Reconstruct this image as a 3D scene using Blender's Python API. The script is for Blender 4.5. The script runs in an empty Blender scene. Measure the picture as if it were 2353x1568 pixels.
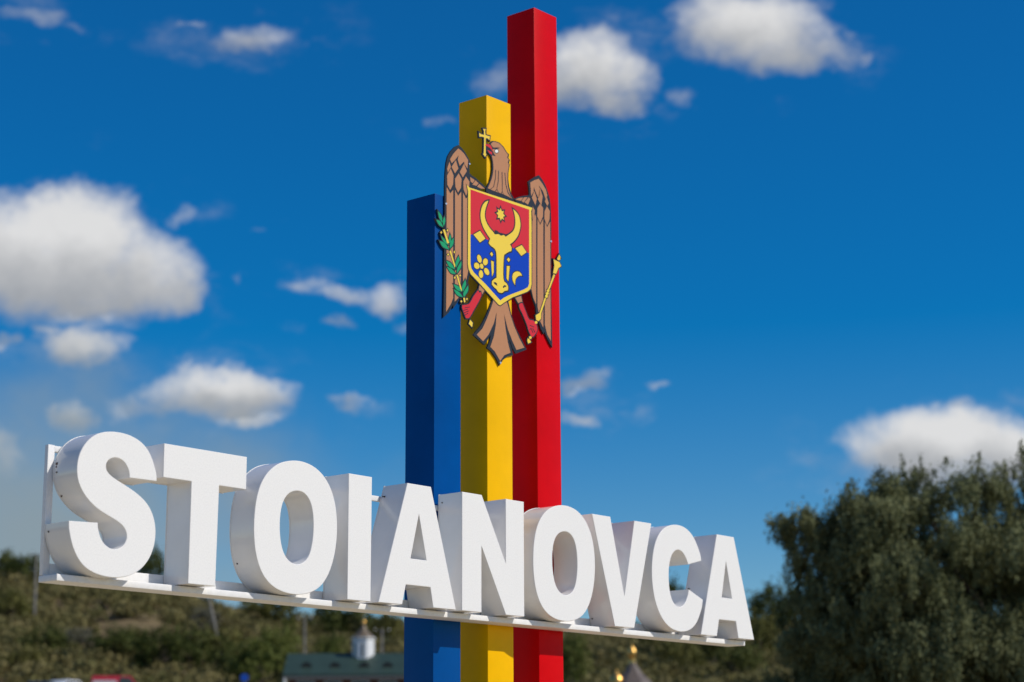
import bpy, bmesh, math, random
import numpy as np
from mathutils import Vector, Matrix
from mathutils.geometry import tessellate_polygon

random.seed(7)
RNG = np.random.default_rng(11)
C = bpy.context.scene.collection
SC = bpy.context.scene
R = math.radians

SUN_E = 3.75
SKY_SAT, SKY_VAL, SKY_HUE, SKY_TINT = 1.53, 0.96, 0.504, (1.0, 1.0, 1.0)

# ------------------------------------------------------------------ camera
CAM_Z = 1.6
PITCH, ROLL = 0.2259970537, -0.0053928334
cam_data = bpy.data.cameras.new('camera')
cam_data.sensor_fit = 'HORIZONTAL'; cam_data.sensor_width = 36.0; cam_data.lens = 70.086
cam_data.clip_start = 0.1; cam_data.clip_end = 20000
cam = bpy.data.objects.new('camera', cam_data); C.objects.link(cam)
FW = Vector((0, math.cos(PITCH), math.sin(PITCH)))
U0 = Vector((0, -math.sin(PITCH), math.cos(PITCH))); R0 = Vector((1, 0, 0))
RT = R0 * math.cos(ROLL) + U0 * math.sin(ROLL)
UP = -R0 * math.sin(ROLL) + U0 * math.cos(ROLL)
m = Matrix((RT, UP, -FW)).transposed().to_4x4(); m.translation = (0, 0, CAM_Z)
cam.matrix_world = m
cam_data.dof.use_dof = True
cam_data.dof.focus_distance = 11.4
cam_data.dof.aperture_fstop = 2.0
cam_data.dof.aperture_blades = 0
SC.camera = cam

# ------------------------------------------------------------------ sun, sky, exposure
SUN_DIR = Vector((1.0915, -0.2624, 0.983)).normalized()     # towards the sun
sun_el = math.asin(SUN_DIR.z); sun_az = math.atan2(SUN_DIR.x, SUN_DIR.y)
sd = bpy.data.lights.new('sun', 'SUN'); sd.energy = SUN_E; sd.angle = R(0.53); sd.color = (1.0, 0.945, 0.865)
sun = bpy.data.objects.new('sun', sd); C.objects.link(sun)
sun.rotation_euler = (-SUN_DIR).to_track_quat('-Z', 'Y').to_euler(); sun.location = (30, -8, 30)
SC.view_settings.view_transform = 'Standard'; SC.view_settings.look = 'None'
SC.view_settings.exposure = 0.0; SC.view_settings.gamma = 1.0; SC.view_settings.use_curve_mapping = False

world = bpy.data.worlds.new('World'); SC.world = world; world.use_nodes = True
WN = world.node_tree; WN.nodes.clear()

class NT:
    """tiny helper to write node graphs"""
    def __init__(s, tree): s.t = tree
    def n(s, typ, **kw):
        nd = s.t.nodes.new(typ)
        for k, v in kw.items(): setattr(nd, k, v)
        return nd
    def put(s, sock, v):
        if v is None: return
        if hasattr(v, 'is_linked'): s.t.links.new(v, sock)
        else: sock.default_value = v
    def math(s, op, a, b=None, c=None, clamp=False):
        nd = s.n('ShaderNodeMath', operation=op, use_clamp=clamp)
        for i, v in enumerate((a, b, c)): s.put(nd.inputs[i], v)
        return nd.outputs[0]
    def vec(s, op, a, b=None, c=None):
        nd = s.n('ShaderNodeVectorMath', operation=op)
        for i, v in enumerate((a, b, c)): s.put(nd.inputs[i], v)
        return nd.outputs['Value'] if op in ('LENGTH', 'DOT_PRODUCT', 'DISTANCE') else nd.outputs['Vector']
    def noise(s, vec, scale, detail=4, rough=.55, dist=0., col=False):
        nd = s.n('ShaderNodeTexNoise'); s.put(nd.inputs['Vector'], vec)
        nd.inputs['Scale'].default_value = scale; nd.inputs['Detail'].default_value = detail
        nd.inputs['Roughness'].default_value = rough; nd.inputs['Distortion'].default_value = dist
        return nd.outputs['Color'] if col else nd.outputs['Fac']
    def mix(s, f, a, b, blend='MIX'):
        nd = s.n('ShaderNodeMix', data_type='RGBA', blend_type=blend)
        s.put(nd.inputs[0], f); s.put(nd.inputs[6], a); s.put(nd.inputs[7], b)
        return nd.outputs[2]
    def maprange(s, v, a, b, c=0., d=1., smooth=False):
        nd = s.n('ShaderNodeMapRange', clamp=True); nd.interpolation_type = 'SMOOTHSTEP' if smooth else 'LINEAR'
        s.put(nd.inputs[0], v)
        for i, x in enumerate((a, b, c, d)): nd.inputs[i + 1].default_value = x
        return nd.outputs[0]
    def ramp(s, f, stops):
        nd = s.n('ShaderNodeValToRGB'); s.put(nd.inputs[0], f); e = nd.color_ramp.elements
        while len(e) < len(stops): e.new(0.5)
        for i, (p, c) in enumerate(stops): e[i].position = p; e[i].color = (*c, 1)
        return nd.outputs[0]

# clouds: centre x, y, half width, half height (tangents of bearing and height), strength.
# They are written in view-independent direction space: x/y and z/y of the direction looked in.
def bearing(px, py):
    """direction tangents for a point measured on the 2353 px wide photograph"""
    d = FW + RT * ((px - 1176.5) / 4580.9) - UP * ((py - 784.1) / 4580.9)
    return d.x / d.y, d.z / d.y
K = 1 / 4450.
CLOUDS = [bearing(x, y) + (rx * K * .93, ry * K * .90, a) for x, y, rx, ry, a in (
    (40, 600, 180, 145, 1.2), (200, 545, 150, 120, 1.25), (315, 635, 130, 112, 1.1), (-120, 590, 160, 130, 1.25),
    (385, 672, 78, 62, .9), (220, 685, 210, 56, .95), (110, 530, 120, 90, 1.2), (150, 635, 190, 80, 1.25),
    (185, 795, 110, 52, 1.0), (95, 755, 55, 24, .5), (215, 745, 60, 28, .45),
    (500, 905, 165, 52, 1.1), (430, 868, 45, 30, .6), (310, 935, 80, 38, .5), (545, 940, 110, 34, .9),
    (160, 955, 62, 42, .72), (808, 922, 55, 22, .6),
    (705, 660, 70, 24, .45), (790, 680, 90, 26, .55), (890, 690, 80, 38, .6), (755, 746, 52, 20, .42), (925, 745, 30, 22, .3),
    (592, 92, 135, 48, .58), (600, 70, 60, 28, .45), (430, 66, 50, 16, .22), (90, 45, 130, 36, .34), (170, 70, 60, 18, .25),
    (1365, 160, 125, 100, 1.05), (1395, 225, 85, 50, .8), (1300, 180, 90, 80, .85), (1120, 190, 85, 62, .36),
    (1735, 60, 170, 105, 1.05), (1640, 30, 110, 62, .8), (1790, 125, 120, 66, .9), (1560, 215, 75, 45, .3), (1890, 100, 80, 60, .6), (1480, 110, 60, 30, .15),
    (2165, 1022, 185, 84, 1.3), (2055, 1040, 105, 70, 1.05), (2300, 1045, 160, 70, 1.25), (2190, 1085, 230, 60, .9),
    (1338, 868, 70, 36, .6), (1330, 965, 60, 28, .48), (1518, 888, 42, 18, .36), (1487, 940, 26, 11, .2),
    (1000, 282, 62, 22, .2), (428, 512, 48, 36, .3), (610, 536, 42, 14, .2), (5, 800, 36, 30, .55), (5, 1030, 50, 70, .55), (525, 640, 22, 26, .14),
)]
N = NT(WN)
geo = N.n('ShaderNodeTexCoord').outputs['Generated']
sep = N.n('ShaderNodeSeparateXYZ'); WN.links.new(geo, sep.inputs[0])
dx, dy, dz = sep.outputs
dyc = N.math('MAXIMUM', dy, 0.02)
comb = N.n('ShaderNodeCombineXYZ')
N.put(comb.inputs[0], N.math('DIVIDE', dx, dyc)); N.put(comb.inputs[1], N.math('DIVIDE', dz, dyc))
P2 = comb.outputs[0]
# a node group with the cloud density field, evaluated twice (here and a little towards the light)
g = bpy.data.node_groups.new('cloud_field', 'ShaderNodeTree')
g.interface.new_socket('P', in_out='INPUT', socket_type='NodeSocketVector')
g.interface.new_socket('D', in_out='OUTPUT', socket_type='NodeSocketFloat')
G = NT(g); gi = G.n('NodeGroupInput'); go = G.n('NodeGroupOutput')
p_ = gi.outputs[0]
w1 = G.vec('SUBTRACT', G.noise(p_, 22, 3, .55, col=True), (.5, .5, .5))
w2 = G.vec('SUBTRACT', G.noise(p_, 80, 4, .6, col=True), (.5, .5, .5))
pw = G.vec('MULTIPLY_ADD', w1, (.040, .026, 0), p_)
pw = G.vec('MULTIPLY_ADD', w2, (.014, .012, 0), pw)
dens = None
for cx, cy, rx, ry, a in CLOUDS:
    q = G.vec('MULTIPLY_ADD', pw, (1 / rx, 1 / ry, 0), (-cx / rx, -cy / ry, 0))
    e = G.math('MULTIPLY_ADD', G.vec('DOT_PRODUCT', q, q), -.62 * (.6 + .4 * a), a)
    dens = e if dens is None else G.math('SMOOTH_MAX', dens, e, .12)
fb = G.noise(p_, 46, 6, .6)
dens = G.math('ADD', dens, G.math('MULTIPLY_ADD', fb, .95, -.57))
g.links.new(dens, go.inputs[0])
def field(vec):
    nd = N.n('ShaderNodeGroup'); nd.node_tree = g; N.put(nd.inputs[0], vec); return nd.outputs[0]
d0 = field(P2)
cover = N.maprange(d0, -.16, .98, 0, .98, True)
veil = N.math('MULTIPLY', N.maprange(N.noise(N.vec('MULTIPLY', P2, (1, 1.7, 1)), 17, 5, .6), .50, .80, 0, .24, True), N.maprange(d0, -2.6, -.2, 0, 1, True))
cover = N.math('MAXIMUM', cover, veil)
front = N.maprange(dy, .05, .3, 0, 1, True)
cover = N.math('MULTIPLY', cover, front)
# light from above: height within each heap, its underside grey
HEAPS = [bearing(x, y) + (rx * K, ry * K) for x, y, rx, ry in (
    (170, 600, 330, 165), (185, 800, 130, 62), (500, 912, 190, 66), (160, 955, 75, 50), (1370, 172, 140, 108), (1745, 75, 230, 125),
    (2180, 1035, 260, 95), (810, 690, 200, 60), (592, 92, 160, 58), (808, 922, 70, 32), (1338, 868, 80, 44))]
pl = N.vec('MULTIPLY_ADD', N.vec('SUBTRACT', N.noise(P2, 26, 4, .55, col=True), (.5, .5, .5)), (.03, .036, 0), P2)
num, den = 0.0, 0.05
for cx, cy, rx, ry in HEAPS:
    q = N.vec('MULTIPLY_ADD', pl, (1 / rx, 1 / ry, 0), (-cx / rx, -cy / ry, 0))
    wgt = N.math('MAXIMUM', N.math('MULTIPLY_ADD', N.vec('DOT_PRODUCT', q, q), -.6, 1.0), 0.0)
    hgt = N.vec('DOT_PRODUCT', q, (.18, 1, 0))
    num = N.math('MULTIPLY_ADD', wgt, hgt, num); den = N.math('ADD', wgt, den)
hgt = N.math('DIVIDE', num, den)
lit = N.maprange(hgt, -.85, .55, 0, 1, True)
lit2 = N.maprange(N.noise(P2, 34, 4, .55), .3, .7, -.5, .5)
lit = N.math('MULTIPLY_ADD', lit2, .26, lit)
cloud_col = N.ramp(lit, ((0, (3.5, 3.7, 4.0)), (.45, (4.9, 5.0, 5.15)), (1, (7.4, 7.4, 7.4))))
# the same kind of cloud goes on over the rest of the sky
nz = N.math('MAXIMUM', dz, .06)
comb2 = N.n('ShaderNodeCombineXYZ')
N.put(comb2.inputs[0], N.math('DIVIDE', dx, nz)); N.put(comb2.inputs[1], N.math('DIVIDE', dy, nz))
rest = N.maprange(N.noise(comb2.outputs[0], .9, 6, .58), .54, .74, 0, .85, True)
up = N.maprange(N.math('DIVIDE', dz, dyc), .42, .55, 0, 1, True)
side = N.maprange(N.math('ABSOLUTE', N.math('DIVIDE', dx, dyc)), .34, .5, 0, 1, True)
rest = N.math('MULTIPLY', rest, N.math('MAXIMUM', N.math('MAXIMUM', up, side), N.maprange(dy, .3, .0, 0, 1)))
rest = N.math('MULTIPLY', rest, N.maprange(dz, .02, .12, 0, 1, True))
cover = N.math('MAXIMUM', cover, rest)
sky = N.n('ShaderNodeTexSky', sky_type='NISHITA'); sky.sun_disc = False
sky.sun_elevation = sun_el; sky.sun_rotation = sun_az
sky.altitude = 100; sky.air_density = 1.0; sky.dust_density = 0.25; sky.ozone_density = 4.0
hsv = N.n('ShaderNodeHueSaturation'); N.put(hsv.inputs['Color'], sky.outputs[0])
hsv.inputs['Saturation'].default_value = SKY_SAT; hsv.inputs['Value'].default_value = SKY_VAL; hsv.inputs['Hue'].default_value = SKY_HUE
sky_col = N.vec('MULTIPLY', hsv.outputs[0], SKY_TINT)
sky_col = N.vec('MAXIMUM', sky_col, (0.04, 0.04, 0.04))
# thin smoke drifting low on the left
sx, sy = bearing(240, 1130)
q = N.vec('MULTIPLY_ADD', P2, (1 / .165, 1 / .085, 0), (-(sx - .03) / .165, -(sy - .02) / .085, 0))
q = N.vec('MULTIPLY_ADD', N.vec('SUBTRACT', N.noise(P2, 14, 4, .55, col=True), (.5, .5, .5)), (1.1, 1.1, 0), q)
smoke = N.math('MULTIPLY', N.maprange(N.vec('LENGTH', q), 1.3, .1, 0, .9, True), front)
base = N.mix(cover, sky_col, cloud_col)
base = N.mix(smoke, base, (2.65, 3.25, 3.55, 1))
bg = N.n('ShaderNodeBackground'); N.put(bg.inputs[0], base); bg.inputs[1].default_value = 0.10
wo = N.n('ShaderNodeOutputWorld'); WN.links.new(bg.outputs[0], wo.inputs[0])
world.cycles.sampling_method = 'MANUAL'; world.cycles.sample_map_resolution = 512

LETTERS = {
  'S':["-200,2491 -217,2674 -268,2903 -380,3124 -526,3325 -706,3448 -948,3540 -1204,3586 -1474,3593 -1740,3572 -1968,3526 -2158,3451 -2326,3328 -2458,3182 -2571,3032 -2640,2868 -2682,2692 -2694,2522 -2676,2354 -2638,2204 -2562,2058 -2442,1902 -2296,1764 -2100,1644 -1992,1582 -1813,1508 -1580,1432 -1365,1362 -1219,1291 -1126,1200 -1070,1099 -1058,1000 -1078,898 -1124,809 -1201,732 -1296,673 -1418,641 -1542,647 -1648,680 -1757,744 -1840,821 -1906,921 -1950,1042 -1970,1154 -1984,1258 -2850,1220 -2838,1054 -2817,932 -2774,769 -2716,622 -2640,476 -2537,319 -2420,198 -2278,106 -2103,36 -1892,-16 -1664,-48 -1419,-53 -1173,-30 -927,39 -716,134 -542,262 -403,416 -302,582 -227,748 -180,939 -162,1128 -164,1287 -206,1500 -278,1681 -406,1871 -586,2014 -791,2122 -1048,2222 -1286,2318 -1468,2382 -1631,2442 -1740,2501 -1806,2586 -1828,2670 -1814,2757 -1766,2842 -1690,2902 -1567,2946 -1442,2947 -1316,2919 -1205,2854 -1128,2754 -1086,2630 -1061,2478"],
  'O':["4456,3604 4158,3544 3950,3466 3746,3342 3560,3178 3411,3006 3298,2800 3203,2559 3143,2298 3112,2014 3101,1708 3109,1456 3146,1156 3204,910 3296,666 3420,461 3578,286 3770,162 3978,76 4221,10 4500,-18 4779,-10 5024,26 5272,94 5484,196 5696,359 5871,594 6010,892 6113,1216 6168,1563 6188,1908 6165,2276 6103,2589 6006,2871 5835,3144 5629,3346 5408,3478 5152,3580 4900,3620 4650,3624","4583,2798 4390,2748 4236,2635 4118,2454 4054,2240 4027,1980 4027,1749 4048,1494 4089,1268 4174,1071 4282,927 4442,825 4618,781 4794,798 4934,854 5072,969 5158,1093 5224,1320 5266,1558 5284,1820 5278,2081 5236,2338 5170,2541 5048,2698 4885,2785 4742,2808"],
  'C':["23470,2500 23422,2707 23356,2871 23220,3084 23106,3244 22944,3384 22734,3518 22498,3594 22214,3622 21929,3602 21645,3546 21408,3458 21194,3327 21003,3142 20857,2922 20758,2693 20679,2412 20632,2135 20614,1860 20627,1590 20663,1320 20722,1054 20828,817 20956,582 21132,376 21354,200 21604,78 21880,18 22206,0 22490,30 22778,107 22998,244 23173,422 23328,654 23426,911 23497,1181 22684,1471 22648,1301 22584,1130 22483,985 22360,866 22192,806 22005,815 21844,887 21710,1028 21637,1174 21585,1389 21549,1661 21550,1936 21582,2160 21647,2386 21748,2589 21894,2726 22085,2799 22274,2796 22436,2705 22550,2575 22638,2415 22691,2308"],
}
EMBLEM = [
  ('left_wing','black',0,0,[
    "-1966,3312 -2132,3210 -2316,3028 -2458,2818 -2527,2600 -2567,2274 -2590,1924 -2596,1352 -2594,641 -2615,-284 -2620,-1268 -2643,-2420 -2404,-2232 -2264,-2039 -2192,-1928 -2200,-2061 -2042,-1872 -1900,-1691 -1696,-1512 -1574,-1290 -1429,-808 -1406,1260 -1238,1952 -626,2212 -901,2323 -1154,2424 -1322,2457 -1438,2516 -1438,2750 -1414,2916 -1488,3000 -1655,3163 -1822,3268",
  ]),
  ('wing_covert','brown',1,0,[
    "-1974,3194 -2193,2972 -2356,2743 -2274,2633 -2131,2769 -1954,2972 -1995,2817 -1904,2636 -1697,2832 -1676,2750 -1538,2638 -1501,2924 -1697,3094 -1863,3170",
  ]),
  ('wing_scale','brown',1,0,[
    "-2086,2780 -1966,2534 -2122,2338 -2282,2510",
    "-1697,2759 -1564,2544 -1755,2290 -1896,2436",
    "-2380,2659 -2315,2502 -2453,2284 -2486,2408",
    "-2323,2448 -2192,2249 -2212,1956 -2346,1738 -2476,1880 -2490,2178",
    "-1953,2378 -1812,2224 -1842,1928 -1977,1737 -2100,1896 -2122,2150",
    "-1606,2360 -1439,2225 -1468,1957 -1597,1724 -1718,1899 -1730,2156",
    "-1406,2384 -1188,2337 -1288,2208 -1384,2238",
    "-1154,2336 -1007,2274 -1104,2164 -1301,2156",
    "-978,2261 -690,2162 -902,2124 -1070,2143",
  ]),
  ('wing_feather','brown',1,0,[
    "-2508,1800 -2346,1624 -2207,1771 -2206,-1103 -2200,-1720 -2296,-1920 -2520,-2226 -2509,-685",
    "-2121,1790 -1977,1631 -1829,1801 -1836,-549 -1868,-1516 -1961,-1674 -2131,-1832 -2120,-1170",
    "-1746,1791 -1606,1621 -1514,1714 -1490,1604 -1499,-708 -1573,-979 -1737,-1294 -1746,-530",
  ]),
  ('right_wing','black',0,0,[
    "2016,3266 1811,3160 1607,3020 1449,2908 1492,2737 1512,2501 1480,2448 1221,2374 954,2268 724,2140 1084,2014 1305,1914 1288,379 1520,-724 1649,-1023 1792,-1260 1808,-1434 1928,-1735 2037,-1950 2191,-2114 2219,-2020 2346,-2190 2479,-2358 2626,-2488 2614,-1434 2606,-546 2624,654 2642,1790 2617,2300 2576,2595 2464,2812 2331,3024 2174,3170",
  ]),
  ('wing_covert','brown',1,0,[
    "2000,3135 2194,3008 2374,2837 2440,2655 2346,2512 2213,2754 2011,2904 2075,2601 1983,2459 1872,2584 1739,2795 1737,2643 1600,2446 1581,2698 1561,2904 1764,3028",
  ]),
  ('wing_scale','brown',1,0,[
    "1760,2664 1892,2423 1822,2181 1640,2396",
    "2042,2866 2197,2568 2125,2250 1946,2420",
    "2407,2602 2509,2412 2434,2296 2308,2428",
    "1677,2118 1784,1992 1754,1790 1667,1642 1643,1870",
    "2062,2290 2214,2174 2202,1890 2053,1616 1902,1824 1920,2107",
    "2412,2284 2560,2151 2542,1860 2411,1614 2278,1816 2286,2074",
    "1488,2382 1554,2330 1440,2118 1263,2159",
    "1242,2319 1421,2366 1218,2134 1108,2168",
    "998,2248 1198,2303 1077,2162 799,2149",
  ]),
  ('wing_feather','brown',1,0,[
    "1653,1604 1804,1876 1848,1766 1811,-1184 1672,-990 1577,-714 1616,1040",
    "1920,1737 2052,1556 2214,1802 2190,-626 2167,-1898 2018,-1719 1882,-1244 1891,206",
    "2299,1730 2410,1553 2578,1792 2556,-555 2547,-2272 2370,-2097 2249,-1795 2266,-16",
  ]),
  ('eagle_head','black',0.5,0,[
    "-342,3861 -449,3760 -436,3727 -685,3700 -762,3592 -685,3576 -622,3450 -472,3368 -387,3294 -344,3163 -337,2928 -368,2744 -454,2487 -626,2212 -648,2090 -478,2041 644,1974 734,2158 582,2316 496,2534 454,2762 469,3004 532,3258 498,3333 546,3426 468,3482 504,3610 395,3658 222,3809 26,3894 -168,3896",
  ]),
  ('eagle_head','brown',1.5,0,[
    "-316,3823 -411,3734 -334,3670 -256,3654 -83,3703 47,3712 -127,3638 -300,3589 -321,3554 -257,3452 -162,3386 -344,3370 -352,3324 -302,3174 -281,2942 -326,2695 -434,2434 -562,2212 -220,2189 210,2186 646,2138 516,2300 430,2518 410,2752 425,2993 480,3230 428,3322 481,3425 402,3481 438,3588 330,3656 177,3783 4,3859 -190,3860",
  ]),
  ('beak','red',1.6,0,[
    "-634,3678 -449,3706 -364,3648 -300,3500 -437,3584 -578,3624 -685,3611",
    "-579,3496 -343,3474 -352,3384 -464,3406",
  ]),
  ('eye','white',2.4,0.003,[
    "-127,3620 -66,3618 -40,3586 -67,3540 -127,3508 -188,3510 -214,3542 -188,3588",
  ]),
  ('plume_line','black',2,0,[
    "-191,2919 -156,2928 -180,2612 -263,2326 -456,2178 -478,2188 -293,2325 -214,2609",
    "-48,2924 -14,2932 -38,2556 -108,2304 -134,2304 -72,2554",
    "120,2920 155,2928 166,2574 159,2277 133,2271 131,2566",
    "264,2924 298,2933 339,2556 450,2300 602,2172 576,2154 420,2272 308,2543",
    "37,2116 146,2289 254,2136 228,2130 146,2244 63,2113",
    "-242,2169 -112,2302 -6,2165 -28,2151 -113,2261 -216,2166",
  ]),
  ('cross','gold',1,0.0055,[
    "-777,4156 -653,4182 -683,4100 -662,3978 -556,3976 -452,3990 -470,3855 -548,3889 -654,3880 -656,3352 -622,3332 -686,3232 -780,3307 -746,3345 -727,3882 -854,3879 -956,3844 -974,3976 -876,3948 -735,3960 -734,4088",
  ]),
  ('shield','black',2.4,0,[
    "-1614,2112 -1489,2039 1690,2086 1626,1942 1638,1421 1614,-574 1550,-739 1381,-866 632,-1197 230,-1443 24,-1580 -96,-1558 -1027,-1037 -1425,-824 -1528,-663 -1556,-492 -1543,1882",
  ]),
  ('shield_border','gold',3,0,[
    "-1580,2084 -1448,2026 1654,2053 1590,1934 1602,1413 1579,-566 1520,-724 1364,-842 618,-1174 208,-1424 24,-1548 -70,-1533 -993,-1008 -1388,-800 -1490,-650 -1524,-486 -1510,1890",
  ]),
  ('red_field','red',3.5,0,[
    "-1398,1974 1483,1955 1466,474 -1399,501",
  ]),
  ('blue_field','blue',3.5,0,[
    "-1399,501 1466,474 1455,-560 1388,-691 1188,-803 446,-1134 188,-1270 24,-1386 -659,-1000 -1242,-714 -1366,-596 -1400,-460",
  ]),
  ('ox_head','gold',4.4,0.0065,[
    "-542,1798 -692,1723 -819,1583 -904,1390 -925,1182 -884,1016 -779,836 -610,670 -463,556 -536,396 -442,326 -273,274 -188,190 -155,-6 -158,-672 -363,-813 -385,-946 -280,-1013 -174,-1050 -68,-1130 103,-1126 210,-1048 383,-986 405,-880 342,-777 170,-636 196,66 284,201 457,310 566,353 588,469 503,568 678,696 898,934 1010,1196 1034,1378 970,1601 840,1721 665,1792 730,1667 780,1441 761,1230 680,1065 549,948 374,828 288,780 202,815 72,764 -56,788 -228,746 -313,806 -482,901 -652,1068 -723,1256 -693,1466 -628,1626",
  ]),
  ('nostril','black',5,0,[
    "-312,-860 -236,-832 -142,-856 -130,-940 -186,-922 -258,-908",
    "148,-901 212,-846 298,-844 319,-882 233,-900 190,-951 156,-943",
  ]),
  ('forelock','black',5,0,[
    "-248,878 -163,897 -14,850 137,860 288,862 462,930 571,976 374,837 288,780 202,820 72,772 -56,795 -228,752",
  ]),
  ('billet','gold',4.4,0.0045,[
    "-956,706 -696,507 -957,322 -1262,516",
    "1093,669 1334,477 1068,298 772,492",
    "-392,128 -325,61 -380,-17 -478,44",
    "434,115 507,48 433,-37 347,33",
    "-424,-168 -296,-170 -298,-526 -375,-680",
    "346,-180 488,-166 415,-681 330,-605",
  ]),
  ('crescent','gold',4.4,0.0045,[
    "1105,-359 996,-269 822,-274 669,-364 616,-491 644,-630 744,-742 762,-578 842,-460 974,-385",
  ]),
  ('tail','black',0.2,0,[
    "-323,-1366 -494,-1712 -704,-2092 -914,-2385 -1266,-2729 -750,-2964 -603,-2812 -434,-2584 -477,-2790 -616,-3046 -416,-3120 -164,-3319 -18,-3522 174,-3278 388,-3142 654,-3070 562,-2813 457,-2602 500,-2623 605,-2834 776,-3001 1321,-2772 1041,-2444 784,-2142 571,-1747 402,-1258 18,-1042",
  ]),
  ('tail','brown',1.2,0,[
    "-294,-1432 -410,-1696 -621,-2106 -831,-2456 -1101,-2700 -799,-2860 -540,-2602 -285,-2188 -148,-1792 -192,-2228 -288,-2616 -457,-2985 -248,-3092 12,-3361 217,-3142 518,-3007 392,-2699 267,-2204 206,-1784 395,-2268 607,-2604 812,-2872 1204,-2728 954,-2458 698,-2100 506,-1730 367,-1394 25,-1329",
  ]),
  ('thigh','brown',0.9,0.005,[
    "-960,-1058 -702,-1166 -848,-1365 -920,-1256 -1003,-1238",
    "770,-1160 1054,-1042 1118,-1234 1044,-1239 964,-1332 912,-1301",
  ]),
  ('claw','red',1.9,0.005,[
    "-1036,-1252 -986,-1326 -911,-1282 -890,-1416 -1078,-1707 -1244,-1936 -1389,-2146 -1492,-2240 -1614,-2256 -1778,-1978 -1778,-1879 -1492,-1790 -1368,-1662 -1244,-1482",
    "964,-1326 1044,-1288 1118,-1269 1269,-1504 1442,-1749 1662,-1753 1838,-1898 1836,-2073 1656,-2280 1546,-2298 1416,-2118 1330,-1929 1136,-1644 972,-1442",
  ]),
  ('claw_line','black',2.6,0,[
    "-1676,-1930 -1430,-1857 -1430,-1876 -1676,-1953",
    "-1737,-2026 -1532,-1946 -1520,-1964 -1729,-2047",
    "-1716,-2106 -1492,-1995 -1479,-2013 -1696,-2122",
    "-1676,-2170 -1512,-2070 -1500,-2090 -1664,-2187",
    "1484,-1931 1704,-1950 1695,-1972 1474,-1956",
    "1460,-2081 1549,-2007 1658,-2162 1626,-2177 1540,-2052 1473,-2099",
    "1637,-2006 1755,-2131 1728,-2144 1610,-2025",
  ]),
  ('pendant','gold',1,0.004,[
    "-1410,-2276 -1286,-2352 -1320,-2499 -1471,-2414",
  ]),
  ('mace','gold',2.2,0.004,[
    "1369,-2396 1456,-2410 1543,-2488 1389,-2564 1350,-2478",
    "1502,-2292 1568,-2310 1558,-2364 1496,-2400 1439,-2384 1440,-2328",
    "1795,-1738 1858,-1748 1866,-1799 1803,-1839 1741,-1827 1737,-1775",
    "1977,-1438 2244,-882 2320,-888 2058,-1442 2046,-1626 1928,-1723 1804,-1707 1780,-1556",
    "2336,-746 2408,-762 2398,-838 2325,-872 2267,-854 2277,-786",
    "2382,-654 2454,-658 2454,-724 2376,-756 2304,-740 2314,-690",
    "2429,-550 2492,-558 2487,-622 2423,-655 2360,-640 2366,-592",
    "2429,-544 2719,14 2800,0 2502,-550",
    "2696,40 2856,56 2974,274 3118,364 3047,485 2727,525 2769,323",
    "3004,666 3077,651 3076,590 2992,543 2920,564 2930,620",
    "3028,752 3105,656 2948,636",
  ]),
  ('branch','gold',1.9,0.003,[
    "-2682,372 -2593,400 -2492,182 -2390,5 -2479,-28 -2572,164",
    "-2381,-250 -2308,-221 -2104,-674 -2137,-737",
    "-2064,-956 -1990,-942 -1794,-1404 -1835,-1448",
    "-1737,-1632 -1656,-1617 -1635,-1740 -1696,-1780",
  ]),
  ('berry','gold',2,0.003,[
    "-2754,309 -2714,281 -2754,224 -2802,256",
    "-2464,448 -2428,411 -2472,350 -2512,386",
    "-2438,-338 -2389,-368 -2438,-417 -2486,-388",
    "-2146,-193 -2106,-230 -2146,-284 -2186,-246",
    "-2128,-1017 -2080,-1050 -2128,-1102 -2173,-1068",
    "-1880,-898 -1836,-932 -1880,-982 -1926,-949",
    "-1827,-1720 -1778,-1752 -1827,-1804 -1872,-1770",
    "-1565,-1594 -1520,-1625 -1565,-1679 -1606,-1644",
  ]),
  ('laurel_leaf','green',2.3,0.0045,[
    "-2909,925 -2736,794 -2715,580 -2856,725",
    "-2984,626 -2795,611 -2666,456 -2855,485",
    "-2606,822 -2570,674 -2650,482 -2690,648",
    "-2773,164 -2552,42 -2430,-74 -2652,-8",
    "-2841,-22 -2592,-40 -2390,-210 -2680,-186",
    "-2358,309 -2301,166 -2342,-14 -2430,81",
    "-2188,216 -2208,-1 -2357,-169 -2350,25",
    "-2522,-598 -2308,-622 -2116,-790 -2388,-760",
    "-2500,-782 -2266,-811 -2084,-932 -2315,-950",
    "-1962,-325 -1901,-454 -2076,-734 -2105,-575",
    "-1828,-457 -1844,-664 -2035,-908 -2015,-727",
    "-2197,-1284 -1941,-1310 -1790,-1445 -2042,-1432",
    "-2176,-1443 -1941,-1480 -1750,-1615 -2022,-1601",
    "-1647,-1022 -1606,-1184 -1746,-1431 -1798,-1306",
    "-1512,-1188 -1516,-1364 -1708,-1607 -1729,-1462",
  ]),
  ('screw','steel',6,0,[
    "-2544,1278 -2515,1276 -2499,1254 -2515,1222 -2543,1207 -2572,1212 -2584,1234 -2572,1263",
    "12,-3384 42,-3387 59,-3410 42,-3441 12,-3454 -18,-3448 -30,-3424 -17,-3397",
    "2590,1146 2622,1144 2640,1120 2622,1089 2590,1073 2558,1076 2544,1100 2558,1130",
    "-1442,2842 -1417,2839 -1405,2822 -1417,2796 -1442,2780 -1468,2783 -1480,2804 -1468,2827",
  ]),
]

# ------------------------------------------------------------------ helpers
def at(px, py, Y):
    """world point at forward distance Y seen at a photograph pixel (2353 px wide); used to survey where far things stand"""
    bx, bz = bearing(px, py)
    return Vector((bx * Y, Y, CAM_Z + bz * Y))

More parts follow.
